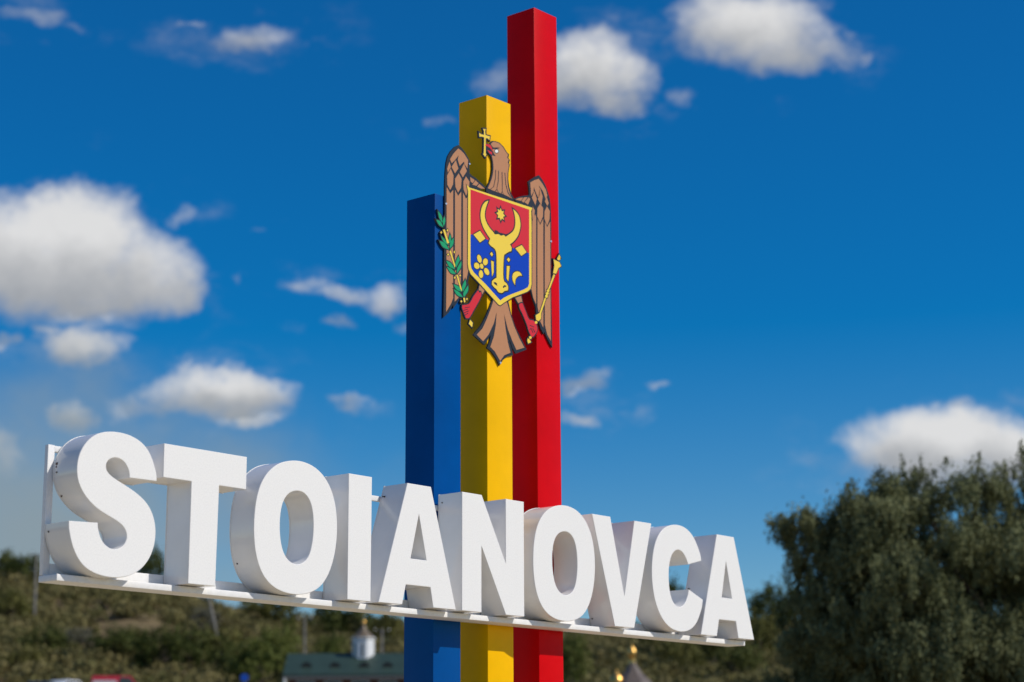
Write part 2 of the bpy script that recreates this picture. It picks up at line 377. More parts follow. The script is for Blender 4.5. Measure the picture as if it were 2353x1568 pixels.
def tag(o, label=None, cat=None, group=None, kind=None):
    if label: o['label'] = label
    if cat: o['category'] = cat
    if group: o['group'] = group
    if kind: o['kind'] = kind
    return o
def empty(name, loc, rz=0., scale=1.):
    o = bpy.data.objects.new(name, None); C.objects.link(o)
    o.location = loc; o.rotation_euler = (0, 0, rz); o.scale = (scale,) * 3 if not hasattr(scale, '__len__') else scale
    o.empty_display_size = .2
    return o
def link(name, mesh, parent=None):
    o = bpy.data.objects.new(name, mesh); C.objects.link(o)
    if parent is not None: o.parent = parent
    return o
def copy_tree(o, parent=None):
    c = o.copy(); C.objects.link(c)
    if parent is not None: c.parent = parent
    for ch in [x for x in C.objects if x.parent == o]: copy_tree(ch, c)
    return c

def principled(name, color, rough=.5, metal=0., spec=.5, coat=0., vary=.0, vscale=30., bump=0., bscale=200., tint2=None):
    mt = bpy.data.materials.new(name); mt.use_nodes = True; t = mt.node_tree; n = NT(t)
    b = t.nodes['Principled BSDF']
    b.inputs['Roughness'].default_value = rough; b.inputs['Metallic'].default_value = metal
    b.inputs['Specular IOR Level'].default_value = spec; b.inputs['Coat Weight'].default_value = coat
    b.inputs['Coat Roughness'].default_value = .08
    pos = n.n('ShaderNodeTexCoord').outputs['Object']
    if vary or tint2:
        f = n.maprange(n.noise(pos, vscale, 5, .6), .3, .7)
        c2 = tint2 or tuple(c * (1 - vary) for c in color)
        n.put(b.inputs['Base Color'], n.mix(f, (*color, 1), (*c2, 1)))
    else: b.inputs['Base Color'].default_value = (*color, 1)
    if bump:
        bp = n.n('ShaderNodeBump'); bp.inputs['Strength'].default_value = bump; bp.inputs['Distance'].default_value = .001
        n.put(bp.inputs['Height'], n.noise(pos, bscale, 2, .5)); n.put(b.inputs['Normal'], bp.outputs[0])
    return mt

M = {}
M['white_face'] = principled('white_textured_paint', (.81, .795, .765), .5, vary=.11, vscale=120, bump=.6, bscale=320, spec=.35)
M['white_side'] = principled('white_gloss_paint', (.82, .805, .785), .13, vary=.05, vscale=9, spec=.55, bump=.15, bscale=14)
M['white_frame'] = principled('white_frame_paint', (.81, .795, .77), .4, vary=.10, vscale=30, bump=.2, bscale=120)
M['blue'] = principled('blue_enamel', (.0, .066, .265), .28, spec=.07, vary=.14, vscale=4, bump=.25, bscale=160)
M['yellow'] = principled('yellow_enamel', (.87, .465, .0), .32, spec=.07, vary=.10, vscale=4, bump=.25, bscale=160)
M['red'] = principled('red_enamel', (.62, .002, .005), .32, spec=.06, vary=.14, vscale=4, bump=.25, bscale=160)
M['e_black'] = principled('print_dark', (.016, .021, .03), .45, spec=.25)
M['e_brown'] = principled('print_brown', (.45, .205, .088), .42, vary=.05, vscale=60, spec=.4)
M['e_gold'] = principled('print_yellow', (.80, .57, .045), .42, spec=.4)
M['e_red'] = principled('print_red', (.60, .02, .03), .42, spec=.25)
M['e_blue'] = principled('print_blue', (.0, .045, .42), .42, spec=.2)
M['e_green'] = principled('print_green', (.0, .30, .11), .42, spec=.4)
M['e_white'] = principled('print_white', (.75, .75, .7), .4)
M['steel'] = principled('galvanised_steel', (.6, .62, .64), .35, metal=.8)
M['dark_steel'] = principled('dark_screw', (.05, .045, .04), .5, metal=.3)
M['rust'] = principled('rust', (.10, .035, .012), .85, vary=.5, vscale=400)
M['bark'] = principled('bark', (.10, .078, .055), .9, vary=.4, vscale=8, bump=.8, bscale=20)
M['concrete'] = principled('concrete', (.26, .24, .21), .85, vary=.25, vscale=3, bump=.4, bscale=30)
M['plaster'] = principled('white_plaster', (.78, .78, .76), .8, vary=.08, vscale=3)
M['wall_brown'] = principled('brown_wall', (.16, .07, .045), .8, vary=.3, vscale=2)
M['roof_green'] = principled('green_metal_roof', (.036, .064, .050), .5, vary=.25, vscale=1.2, spec=.3)
M['roof_dark'] = principled('dark_tent_roof', (.15, .115, .09), .45, vary=.3, vscale=3)
M['fascia'] = principled('fascia', (.15, .15, .14), .7)
M['opening'] = principled('dark_opening', (.012, .012, .012), .7)
M['gold'] = principled('gilded_metal', (.80, .47, .13), .38, metal=1.0)
M['bronze'] = principled('dull_bronze_dome', (.17, .13, .085), .5, metal=.3)
M['car_white'] = principled('white_car_paint', (.75, .76, .77), .25, coat=.6)
M['car_dark'] = principled('dark_car_paint', (.015, .017, .022), .25, coat=.6)
M['car_red'] = principled('red_car_paint', (.48, .02, .022), .3, coat=.5)
M['panel_grey'] = principled('pale_grey_panel', (.55, .54, .54), .5)
M['glass'] = principled('dark_car_glass', (.02, .028, .035), .08, spec=.7)
M['rubber'] = principled('black_rubber', (.012, .012, .012), .8)
M['lamp_red'] = principled('red_lamp_lens', (.55, .02, .01), .25)
M['lamp_clear'] = principled('clear_lamp_lens', (.7, .7, .68), .15)
M['sign_blue'] = principled('blue_road_sign', (.01, .10, .55), .4)
M['asphalt'] = principled('asphalt', (.055, .054, .052), .9, vary=.3, vscale=4, bump=.4, bscale=60)

def leaf_mat(name, c1, c2, transl=.25, scale=.8, rough=.65, spec=.1):
    mt = bpy.data.materials.new(name); mt.use_nodes = True; t = mt.node_tree; n = NT(t)
    b = t.nodes['Principled BSDF']; b.inputs['Roughness'].default_value = rough; b.inputs['Specular IOR Level'].default_value = spec
    geo_ = n.n('ShaderNodeNewGeometry'); inf = n.n('ShaderNodeObjectInfo')
    f = n.maprange(n.noise(geo_.outputs['Position'], scale, 4, .65), .32, .68)
    f = n.math('ADD', n.math('MULTIPLY', f, .75), n.math('MULTIPLY', geo_.outputs['Random Per Island'], .25))
    f = n.math('ADD', f, n.math('MULTIPLY_ADD', inf.outputs['Random'], .5, -.25), clamp=True)
    col = n.mix(f, (*c1, 1), (*c2, 1))
    n.put(b.inputs['Base Color'], col)
    tr = n.n('ShaderNodeBsdfTranslucent'); n.put(tr.inputs[0], col)
    mx = n.n('ShaderNodeMixShader'); mx.inputs[0].default_value = transl
    t.links.new(b.outputs[0], mx.inputs[1]); t.links.new(tr.outputs[0], mx.inputs[2])
    t.links.new(mx.outputs[0], t.nodes['Material Output'].inputs[0])
    return mt
M['willow_leaf'] = leaf_mat('silvery_willow_leaf', (.074, .089, .035), (.232, .244, .112), .20, 1.6, .65, .12)
M['dark_leaf'] = leaf_mat('dark_green_leaf', (.050, .066, .015), (.115, .125, .034), .25, .35)
M['olive_leaf'] = leaf_mat('olive_green_leaf', (.090, .096, .022), (.165, .152, .046), .25, .35)
M['bright_leaf'] = leaf_mat('yellow_green_leaf', (.085, .105, .022), (.15, .165, .040), .3, .4)
M['grey_leaf'] = leaf_mat('grey_green_leaf', (.10, .10, .066), (.17, .16, .11), .25, .4)
M['scrub'] = leaf_mat('hill_scrub_leaf', (.080, .090, .024), (.255, .210, .088), .25, .16)

class MB:
    """collects boxes, tubes, prisms and lathes and links them as ONE mesh object"""
    def __init__(s): s.v = []; s.f = []
    def add(s, vs, fs):
        o = len(s.v); s.v += [tuple(v) for v in vs]; s.f += [tuple(i + o for i in f) for f in fs]; return s
    def box(s, x0, x1, y0, y1, z0, z1):
        return s.add([(x0, y0, z0), (x1, y0, z0), (x1, y1, z0), (x0, y1, z0), (x0, y0, z1), (x1, y0, z1), (x1, y1, z1), (x0, y1, z1)],
                     [(0, 3, 2, 1), (4, 5, 6, 7), (0, 1, 5, 4), (1, 2, 6, 5), (2, 3, 7, 6), (3, 0, 4, 7)])
    def tube(s, a, b, ra, rb=None, n=12, cap=True):
        a, b = Vector(a), Vector(b); rb = ra if rb is None else rb; d = (b - a).normalized()
        x = d.orthogonal().normalized(); y = d.cross(x); vs = []
        for c, r in ((a, ra), (b, rb)):
            for i in range(n):
                t = 2 * math.pi * i / n; vs.append(c + (x * math.cos(t) + y * math.sin(t)) * r)
        fs = [(i, (i + 1) % n, n + (i + 1) % n, n + i) for i in range(n)]
        if cap: fs += [tuple(range(n - 1, -1, -1)), tuple(range(n, 2 * n))]
        return s.add(vs, fs)
    def lathe(s, prof, n=16, c=(0, 0, 0), rot=0.):
        vs = []; fs = []
        for r, z in prof:
            for i in range(n):
                t = 2 * math.pi * i / n + rot; vs.append((c[0] + r * math.cos(t), c[1] + r * math.sin(t), c[2] + z))
        for k in range(len(prof) - 1):
            for i in range(n): fs.append((k * n + i, k * n + (i + 1) % n, (k + 1) * n + (i + 1) % n, (k + 1) * n + i))
        fs += [tuple(range(n - 1, -1, -1)), tuple(range((len(prof) - 1) * n, len(prof) * n))]
        return s.add(vs, fs)
    def prism(s, prof, y0, y1):
        """x,z outline run along y"""
        n = len(prof); vs = [(x, y0, z) for x, z in prof] + [(x, y1, z) for x, z in prof]
        return s.add(vs, [tuple(range(n)), tuple(range(2 * n - 1, n - 1, -1))] + [(i, n + i, n + (i + 1) % n, (i + 1) % n) for i in range(n)])
    def build(s, name, mat, parent=None, smooth=None, bevel=0.):
        me = bpy.data.meshes.new(name); me.from_pydata(s.v, [], s.f); me.validate()
        bm = bmesh.new(); bm.from_mesh(me); bmesh.ops.recalc_face_normals(bm, faces=bm.faces)
        if bevel: bmesh.ops.bevel(bm, geom=bm.edges[:], offset=bevel, segments=2, profile=.6, affect='EDGES')
        bm.to_mesh(me); bm.free()
        me.materials.append(mat)
        if smooth is not None:
            me.shade_smooth(); me.set_sharp_from_angle(angle=R(smooth))
        return link(name, me, parent)

# ---- outlines
def unpack(sx):
    return [(int(a) * 2e-4, int(b) * 2e-4) for a, b in (t.split(',') for t in sx.split())]
def area(p): return .5 * sum(p[i - 1][0] * p[i][1] - p[i][0] * p[i - 1][1] for i in range(len(p)))
def turn(a, b, c):
    v, w = (b[0] - a[0], b[1] - a[1]), (c[0] - b[0], c[1] - b[1])
    return abs(math.degrees(math.atan2(v[0] * w[1] - v[1] * w[0], v[0] * w[0] + v[1] * w[1])))
def smooth_outline(p, sub=4, corner=48, relax=2):
    n = len(p); cor = [turn(p[i - 1], p[i], p[(i + 1) % n]) > corner for i in range(n)]
    for _ in range(relax):
        p = [p[i] if cor[i] or cor[i - 1] or cor[(i + 1) % n] else tuple(.22 * p[i - 1][k] + .56 * p[i][k] + .22 * p[(i + 1) % n][k] for k in (0, 1)) for i in range(n)]
    out = []
    for i in range(n):
        b, c = p[i], p[(i + 1) % n]
        a = b if cor[i] else p[i - 1]; d = c if cor[(i + 1) % n] else p[(i + 2) % n]
        for j in range(sub):
            t = j / sub; t2, t3 = t * t, t * t * t
            out.append(tuple(.5 * (2 * b[k] + (c[k] - a[k]) * t + (2 * a[k] - 5 * b[k] + 4 * c[k] - d[k]) * t2 + (3 * b[k] - a[k] - 3 * c[k] + d[k]) * t3) for k in (0, 1)))
    return out
def offset(p, d, miter=2.2):
    """outline moved outwards by d (for a counter-clockwise outline)"""
    out = []; n = len(p)
    for i in range(n):
        a, b, c = Vector(p[i - 1]), Vector(p[i]), Vector(p[(i + 1) % n])
        e, f = (b - a), (c - b)
        if e.length < 1e-9 or f.length < 1e-9: out.append(tuple(b)); continue
        e.normalize(); f.normalize()
        n1, n2 = Vector((e.y, -e.x)), Vector((f.y, -f.x)); h = n1 + n2
        if h.length < 1e-4: h = n1
        h.normalize(); k = 1 / max(1 / miter, h.dot(n1))
        out.append(tuple(b + h * d * k))
    return out
def solid(loops, w_rings, name, mat, parent=None, smooth=None, caps=(True, True)):
    """loops: outer outline first, then holes, in the u,z plane; w_rings: (w, outward offset) from front to back"""
    loops = [l if (area(l) > 0) == (i == 0) else l[::-1] for i, l in enumerate(loops)]
    vs, fs = [], []
    rings = []
    for w, off in w_rings:
        st = len(vs)
        for l in loops:
            vs += [(x, w, z) for x, z in (offset(l, off) if off else l)]
        rings.append(st)
    for k in range(len(rings) - 1):
        o = 0
        for l in loops:
            n = len(l)
            for i in range(n):
                a, b = rings[k] + o + i, rings[k] + o + (i + 1) % n; c, d = rings[k + 1] + o + (i + 1) % n, rings[k + 1] + o + i
                fs.append((a, d, c, b))
            o += n
    tot = sum(len(l) for l in loops)
    for k, front in ((0, True), (len(rings) - 1, False)):
        if not caps[0 if front else 1]: continue
        o = rings[k]; pl = []; i = o
        for l in loops:
            pl.append([Vector((vs[i + j][0], vs[i + j][2], 0)) for j in range(len(l))]); i += len(l)
        flat = [v for l in pl for v in l]
        for t in tessellate_polygon(pl):
            a, b, c = (flat[q] for q in t)
            ccw = (b - a).cross(c - a).z > 0
            t = tuple(t) if ccw == front else tuple(t)[::-1]
            fs.append(tuple(o + q for q in t))
    me = bpy.data.meshes.new(name); me.from_pydata(vs, [], fs); me.materials.append(mat)
    if smooth is not None:
        me.shade_smooth(); me.set_sharp_from_angle(angle=R(smooth))
    return link(name, me, parent)

# ------------------------------------------------------------------ ground and hills
def crest(az):
    """hill crest height at 320 m by bearing, degrees"""
    xs = [-70, -40, -20, -15, -12.5, -10.6, -9.6, -8.6, -7.4, -6.4, -4, 0, 5, 9, 14, 20, 40, 70]
    zs = [14, 30, 35, 34.5, 33.6, 34.5, 32.5, 30.3, 28.8, 27.6, 27.2, 26.0, 26, 26.5, 26.5, 28, 26, 14]
    return np.interp(az, xs, zs)
def height(x, y):
    x, y = np.asarray(x, float), np.asarray(y, float)
    r = np.hypot(x, y); az = np.degrees(np.arctan2(x, y)); cr = crest(az)
    base = np.interp(r, [0, 22, 60, 110, 150, 161, 178, 190], [0, 0, 1.5, 4.8, 8.0, 9.5, 9.8, 10.6])
    up = np.clip((r - 190) / 130, 0, 1); up = up * .75 + .25 * up * up * (3 - 2 * up)
    h = base + up * (cr - 10.6)
    h = h - np.clip((r - 330) / 600, 0, 1) * (cr - 6)
    side = np.clip((100 - np.abs(az)) / 45, 0, 1)
    n = .5 * np.sin(x * .11 + 1) * np.cos(y * .09) + .35 * np.sin(x * .23 + y * .17)
    h = h * side + n * np.clip((r - 185) / 30, 0, 1) * side
    return h
def build_ground():
    rad = [0, 3, 8, 15, 22, 30, 40, 50, 60, 75, 90, 110, 130, 150, 155, 161, 164, 168, 172, 178, 184, 190] + list(range(196, 340, 6)) + [350, 370, 400, 450, 520, 620, 760, 930, 1300, 2000, 4000, 9000]
    az = sorted(set(np.round(list(np.arange(-180, 180, 6.)) + list(np.arange(-24, 24, .6)), 3)))
    n = len(az); vs = []; fs = []
    A = np.radians(az)
    for r in rad:
        x, y = r * np.sin(A), r * np.cos(A); z = height(x, y)
        vs += list(zip(x, y, z))
    for k in range(len(rad) - 1):
        for i in range(n): fs.append((k * n + i, (k + 1) * n + i, (k + 1) * n + (i + 1) % n, k * n + (i + 1) % n))
    me = bpy.data.meshes.new('ground'); me.from_pydata(vs, [], fs)
    bm = bmesh.new(); bm.from_mesh(me); bmesh.ops.remove_doubles(bm, verts=bm.verts, dist=1e-4); bmesh.ops.recalc_face_normals(bm, faces=bm.faces); bm.to_mesh(me); bm.free()
    me.shade_smooth()
    mt = bpy.data.materials.new('dry_grass_ground'); mt.use_nodes = True; n_ = NT(mt.node_tree); b = mt.node_tree.nodes['Principled BSDF']
    b.inputs['Roughness'].default_value = .95; b.inputs['Specular IOR Level'].default_value = .1
    pos = n_.n('ShaderNodeNewGeometry').outputs['Position']
    f1 = n_.maprange(n_.noise(pos, .06, 6, .6), .35, .65); f2 = n_.maprange(n_.noise(pos, 1.7, 5, .65), .3, .7)
    c = n_.mix(f1, (.21, .142, .078, 1), (.13, .105, .048, 1))
    c = n_.mix(n_.math('MULTIPLY', f2, .45), c, (.165, .13, .075, 1))
    f3 = n_.maprange(n_.noise(pos, .018, 4, .6), .60, .66, 0, .8)
    c = n_.mix(f3, c, (.055, .042, .040, 1))
    dist = n_.vec('LENGTH', n_.vec('MULTIPLY', pos, (1, 1, 0)))
    near = n_.maprange(dist, 26, 40, 1, 0, True)
    gravel = n_.mix(n_.maprange(n_.noise(pos, 9, 5, .7), .3, .7), (.62, .50, .32, 1), (.52, .42, .27, 1))
    c = n_.mix(near, c, gravel)
    n_.put(b.inputs['Base Color'], c)
    bp = n_.n('ShaderNodeBump'); bp.inputs['Strength'].default_value = .6; bp.inputs['Distance'].default_value = .15
    n_.put(bp.inputs['Height'], n_.noise(pos, 3., 6, .7)); n_.put(b.inputs['Normal'], bp.outputs[0])
    me.materials.append(mt)
    return tag(link('ground', me), kind='structure')
build_ground()
def build_road():
    vs, fs = [], []; az = np.radians(np.arange(-30, 30.1, .6))
    for r in (163.5, 171.5):
        x, y = r * np.sin(az), r * np.cos(az); vs += list(zip(x, y, height(x, y) + .03))
    n = len(az)
    fs = [(i, i + 1, n + i + 1, n + i) for i in range(n - 1)]
    me = bpy.data.meshes.new('road'); me.from_pydata(vs, [], fs); me.materials.append(M['asphalt'])
    tag(link('road', me), kind='structure')
build_road()
def gz(x, y): return float(height(x, y))

# ------------------------------------------------------------------ the town sign
ORG = Vector((-1.76966638, 9.98744565, CAM_Z + 1.07544704))       # left foot of the letter T, front
ANG = math.atan2(0.75999551, 0.64992832)
SU = Vector((math.cos(ANG), math.sin(ANG), 0)); SW = Vector((-math.sin(ANG), math.cos(ANG), 0))
def sp(u, w, z=0.): return ORG + SU * u + SW * w + Vector((0, 0, z))

sign = empty('town_sign', ORG, ANG)
tag(sign, 'white sign of large solid capital letters standing on a long white beam', 'sign')
D = 0.186
o_outer, o_hole = (smooth_outline(unpack(s), 4) for s in LETTERS['O'])
shift = lambda p, du: [(x + du, z) for x, z in p]
snapz = lambda pts: pts
WORD = [
    ('S', [smooth_outline(unpack(LETTERS['S'][0]), 4, relax=3)]),
    ('T', [[(0, .697), (.5612, .697), (.5612, .5235), (.3741, .5235), (.3662, 0), (.1850, 0), (.1870, .5235), (.001, .5235)]]),
    ('O', [o_outer, o_hole]),
    ('I', [[(1.3186, .7), (1.5026, .7), (1.5012, 0), (1.3194, 0)]]),
    ('A', [[(1.7927, .7), (1.9911, .7), (2.2086, .002), (2.0145, .002), (1.9888, .1170), (1.7846, .1170), (1.7557, .002), (1.5648, .002)], [(1.8899, .5301), (1.8225, .2682), (1.9546, .2682)]]),
    ('N', [[(2.2617, .702), (2.4374, .702), (2.6559, .3091), (2.6559, .702), (2.8265, .702), (2.8250, .002), (2.6536, .002), (2.4341, .3963), (2.4336, .002), (2.2607, .002)]]),
    ('O', [shift(o_outer, 2.2897), shift(o_hole, 2.2897)]),
    ('V', [[(3.4997, .6985), (3.6904, .6985), (3.8256, .1937), (3.946, .6985), (4.1327, .6985), (3.9242, -.001), (3.7200, -.001)]]),
    ('C', [smooth_outline(unpack(LETTERS['C'][0]), 4, relax=3)]),
    ('A', [[(4.8857, .6985), (5.0916, .6985), (5.3049, 0), (5.1111, 0), (5.0869, .1152), (4.8843, .1152), (4.8527, 0), (4.6662, 0)], [(4.9874, .5221), (4.9245, .2678), (5.0465, .2678)]]),
]
SCREWS = {0: [(None, .160, .502), (None, .160, .206)], 2: [(None, .160, .153)], 4: [(1.756, .16, .634)], 5: [(2.2617, .16, .652)], 7: [(3.70, .168, .055)], 9: [(4.757, .16, .326)]}
def left_edge(loop, z):
    us = [a[0] + (z - a[1]) / (b[1] - a[1]) * (b[0] - a[0]) for a, b in zip(loop, loop[1:] + loop[:1]) if (a[1] - z) * (b[1] - z) < 0]
    return min(us)
which = ['first', 'second', 'third', 'fourth', 'fifth', 'sixth', 'seventh', 'eighth', 'ninth', 'last']
for i, (ch, loops) in enumerate(WORD):
    ret = solid(loops, [(.0045, 0), (D - .003, 0)], 'letter', M['white_side'], sign, 35, (False, False))
    tag(ret, 'white capital letter %s, %s of the word' % (ch, which[i]))
    solid(loops, [(0, -.0025), (.0012, -.0006), (.0042, .0006)], 'front_face', M['white_face'], ret, 30, (True, True))
    solid(loops, [(D - .0028, .0022), (D + .004, .0022)], 'back_plate', M['white_frame'], ret, 30, (True, True))
    for (u, w, z) in SCREWS.get(i, []):
        if u is None: u = left_edge(loops[0], z)
        MB().tube((u - .0035, w, z), (u + .02, w, z), .0045, n=10).build('screw', M['dark_steel'], ret)
# rust blooms along the back rim of the first letter
for (w, z, r_) in ((.168, .545, .009), (.168, .530, .006), (.170, .392, .008)):
    u = left_edge(WORD[0][1][0], z)
    s_ = MB().lathe([(r_ * .3, -.001), (r_, 0), (r_ * .6, .0015)], 9).build('rust_spot', M['rust'], [o for o in C.objects if o.name == 'letter'][0])
    s_.location = (u - .0005, w, z); s_.rotation_euler = (0, R(-90), 0)
# frame of rectangular tube behind the letters and the beam they stand on
W0, W1 = .1945, .2255
def fbox(name, u0, u1, w0, w1, z0, z1, bev=.003):
    return MB().box(u0, u1, w0, w1, z0, z1).build(name, M['white_frame'], sign, 30, bev)
fbox('frame_post', -.566, -.526, W0 + .002, W1 - .002, -.0025, .6425)
fbox('frame_post', 5.262, 5.302, W0 + .002, W1 - .002, -.0025, .6425)
fbox('top_rail', -.5255, 5.2615, W0 + .003, W1 - .003, .610, .640)
fbox('bottom_rail', -.5255, 5.2615, W0, W1 - .001, -.0025, .057)
fbox('base_beam', -.566, 5.309, .080, .2275, -.0365, -.004, .0045)
for u in (.28, 1.41, 1.66, 2.11, 2.35, 2.74, 3.82, 4.76, 5.2):
    fbox('letter_foot', u - .045, u + .045, .105, .18, -.0045, .0035, .001)

# ------------------------------------------------------------------ the three pillars behind it
SZ = .240; WP = .240
for u, top, mat, lab in ((2.274, 2.600, 'blue', 'blue square pillar, shortest of the three behind the letters'),
                         (2.762, 3.379, 'yellow', 'yellow square pillar between the blue one and the red one'),
                         (3.249, 4.136, 'red', 'red square pillar, tallest of the three behind the letters')):
    c = sp(u + SZ / 2, WP + SZ / 2); base = gz(c.x, c.y)
    e = empty('pillar', (c.x, c.y, base), ANG)
    tag(e, lab, 'pillar', 'pillars in the colours of the flag')
    h = ORG.z + top - base
    MB().box(-SZ / 2, SZ / 2, -SZ / 2, SZ / 2, -.3, h).build('shaft', M[mat], e, 30, .0035)
    MB().box(-.19, .19, -.19, .19, -.3, .02).build('base_plate', M['steel'], e, 30, .004)

# ------------------------------------------------------------------ the eagle emblem hung on the pillars
EU, EZ = 2.870, 2.300
emb = empty('coat_of_arms', sp(EU, .2385, EZ), ANG)
tag(emb, 'flat coat of arms of a brown eagle with an ox-head shield, fixed across the pillars', 'emblem')
def piece(name, mat, layer, poly, back=0., back_mat='e_black'):
    f = -.0105 - layer * .0007
    if area(poly) < 0: poly = poly[::-1]
    o = solid([poly], [(f, 0), (-.0005, 0)], name, M[mat], emb)
    if back:
        solid([offset(poly, back * 1.5)], [(f + .0004, 0), (-.0006, 0)], 'outline', M[back_mat], o)
    return o
for name, mat, layer, back, polys in EMBLEM:
    for s in polys:
        p = unpack(s)
        if name in ('ox_head', 'crescent', 'eye', 'laurel_leaf') or (name in ('claw', 'eagle_head') and mat != 'black'): p = smooth_outline(p, 3, 55, 0)
        piece(name, 'steel' if mat == 'steel' else 'e_' + mat, layer, p, back)
def ell(cx, cz, rx, rz, n=14, rot=0.):
    return [(cx + rx * math.cos(t) * math.cos(rot) - rz * math.sin(t) * math.sin(rot), cz + rx * math.cos(t) * math.sin(rot) + rz * math.sin(t) * math.cos(rot)) for t in (2 * math.pi * i / n for i in range(n))]
star = [(.011 + r_ * math.sin(a_), .2944 + r_ * math.cos(a_)) for k in range(16) for a_, r_ in [(math.pi * k / 8, .043 if k % 2 == 0 else .026)]]
piece('star', 'e_gold', 4.4, star, .0065)
for cx, cz in ((-.1967, -.0437), (-.1397, -.0522), (-.1273, -.113), (-.1819, -.1411), (-.2218, -.0947)):
    ang = math.atan2(cz + .0881, cx + .1751)
    piece('petal', 'e_gold', 4.4, ell(cx, cz, .0265, .0205, 14, ang), .0038)
piece('rose_centre', 'e_gold', 4.6, ell(-.1751, -.0881, .017, .017), .004)

# ------------------------------------------------------------------ foliage
def leaf_mesh(name, pos, size, mat, aspect=.6, outward=None, down=0., axis=None):
    """rhombic leaf faces at the given points; size per leaf; one mesh"""
    n = len(pos)
    nrm = RNG.normal(size=(n, 3))
    if outward is not None: nrm = nrm * .75 + outward * .9
    nrm /= np.linalg.norm(nrm, axis=1)[:, None] + 1e-9
    t = RNG.normal(size=(n, 3)) if axis is None else axis + RNG.normal(size=(n, 3)) * .3
    t[:, 2] -= down
    t -= nrm * (t * nrm).sum(1)[:, None]; t /= np.linalg.norm(t, axis=1)[:, None] + 1e-9
    b = np.cross(nrm, t)
    s = np.asarray(size)[:, None] if hasattr(size, '__len__') else size
    v = np.stack([pos - t * s * .5, pos + b * s * .5 * aspect + nrm * s * .06, pos + t * s * .5, pos - b * s * .5 * aspect + nrm * s * .06], 1).reshape(-1, 3)
    me = bpy.data.meshes.new(name)
    me.vertices.add(4 * n); me.vertices.foreach_set('co', v.ravel().astype(np.float32))
    me.loops.add(4 * n); me.loops.foreach_set('vertex_index', np.arange(4 * n, dtype=np.int32))
    me.polygons.add(n); me.polygons.foreach_set('loop_start', np.arange(0, 4 * n, 4, dtype=np.int32))
    me.update(calc_edges=True); me.materials.append(mat)
    return me
def crown_points(n_clump, n_leaf, rx, rz, zc, clump=.28, seed=0, flat=0.):
    rg = np.random.default_rng(seed)
    d = rg.normal(size=(n_clump, 3)); d /= np.linalg.norm(d, axis=1)[:, None]
    d[:, 2] = np.where(d[:, 2] < -.55, -d[:, 2] * .5, d[:, 2])
    rad = rg.uniform(.45, 1.0, n_clump) ** .6 * rg.uniform(.82, 1.12, n_clump)
    c = d * rad[:, None] * np.array([rx, rx, rz]); c[:, 2] += zc
    cr = rg.uniform(.6, 1.3, n_clump) * clump * rx
    p = np.repeat(c, n_leaf, 0) + rg.normal(size=(n_clump * n_leaf, 3)) * np.repeat(cr, n_leaf)[:, None] * .55
    out = p - np.array([0, 0, zc]); out /= np.linalg.norm(out, axis=1)[:, None] + 1e-9
    return p, out, c
PROTO = {}
def proto(kind, seed):
    """crown and trunk meshes of one unit-sized broad tree (radius 1, height about 2.2)"""
    key = (kind, seed)
    if key not in PROTO:
        p, out, c = crown_points(46, 34, 1.0, .95, 1.15, .27, seed)
        me = leaf_mesh('crown', p, np.random.default_rng(seed).uniform(.10, .19, len(p)), M[kind], .65, out)
        tb = MB().tube((0, 0, -.25), (.03, .02, .7), .075, .055, 8)
        for k in range(0, 30, 4): tb.tube((.03, .02, .45 + .02 * k), tuple(c[k] * np.array([.8, .8, .9])), .03, .012, 5, False)
        tr = tb.build('trunk', M['bark']); tm = tr.data; bpy.data.objects.remove(tr)
        PROTO[key] = (me, tm)
    return PROTO[key]
def tree(x, y, r, h, kind, label, seed, name='tree', cat='tree', group=None):
    e = empty(name, (x, y, gz(x, y) - .1), random.uniform(0, 6.28), (r, r, h / 2.1))
    tag(e, label, cat, group)
    a, b = proto(kind, seed % 5)
    link('crown', a, e); link('trunk', b, e)
    return e

# scrub that covers the hillside, too dense to count: one mass
def build_scrub():
    pts, outs, sizes = [], [], []
    n = 0; rg = np.random.default_rng(5)
    while n < 3800:
        az = rg.uniform(-20, 20); r = 188 + 150 * rg.uniform() ** .85
        if rg.uniform() > .35 + .65 * min(1, abs(az) / 14 + .35): continue
        x, y = r * math.sin(R(az)), r * math.cos(R(az))
        m_ = math.sin(x * .06 + 2) * math.cos(y * .05 + x * .02) + .35 * math.sin(x * .21 + y * .13)
        clear = -12.2 < az < -7.4 and 220 < r < 264
        if (m_ < -.8 and rg.uniform() < .35) or (clear and rg.uniform() < .93): continue
        s = rg.uniform(.8, 2.2) * (1.15 if r > 290 else 1.0); k = int(60 + 45 * s)
        d = rg.normal(size=(k, 3)); d /= np.linalg.norm(d, axis=1)[:, None]; d[:, 2] = np.abs(d[:, 2]) * 1.05 - .1
        p = d * (s * rg.uniform(.55, 1.1, (k, 1))) + np.array([x, y, gz(x, y) + .25 * s])
        pts.append(p); outs.append(d); sizes.append(rg.uniform(.30, .55, k) * (.7 + .3 * s)); n += 1
    me = leaf_mesh('hill_scrub', np.concatenate(pts), np.concatenate(sizes), M['scrub'], .7, np.concatenate(outs))
    tag(link('hill_scrub', me), 'dense olive and brown scrub covering the hillside', 'scrub', None, 'stuff')
build_scrub()

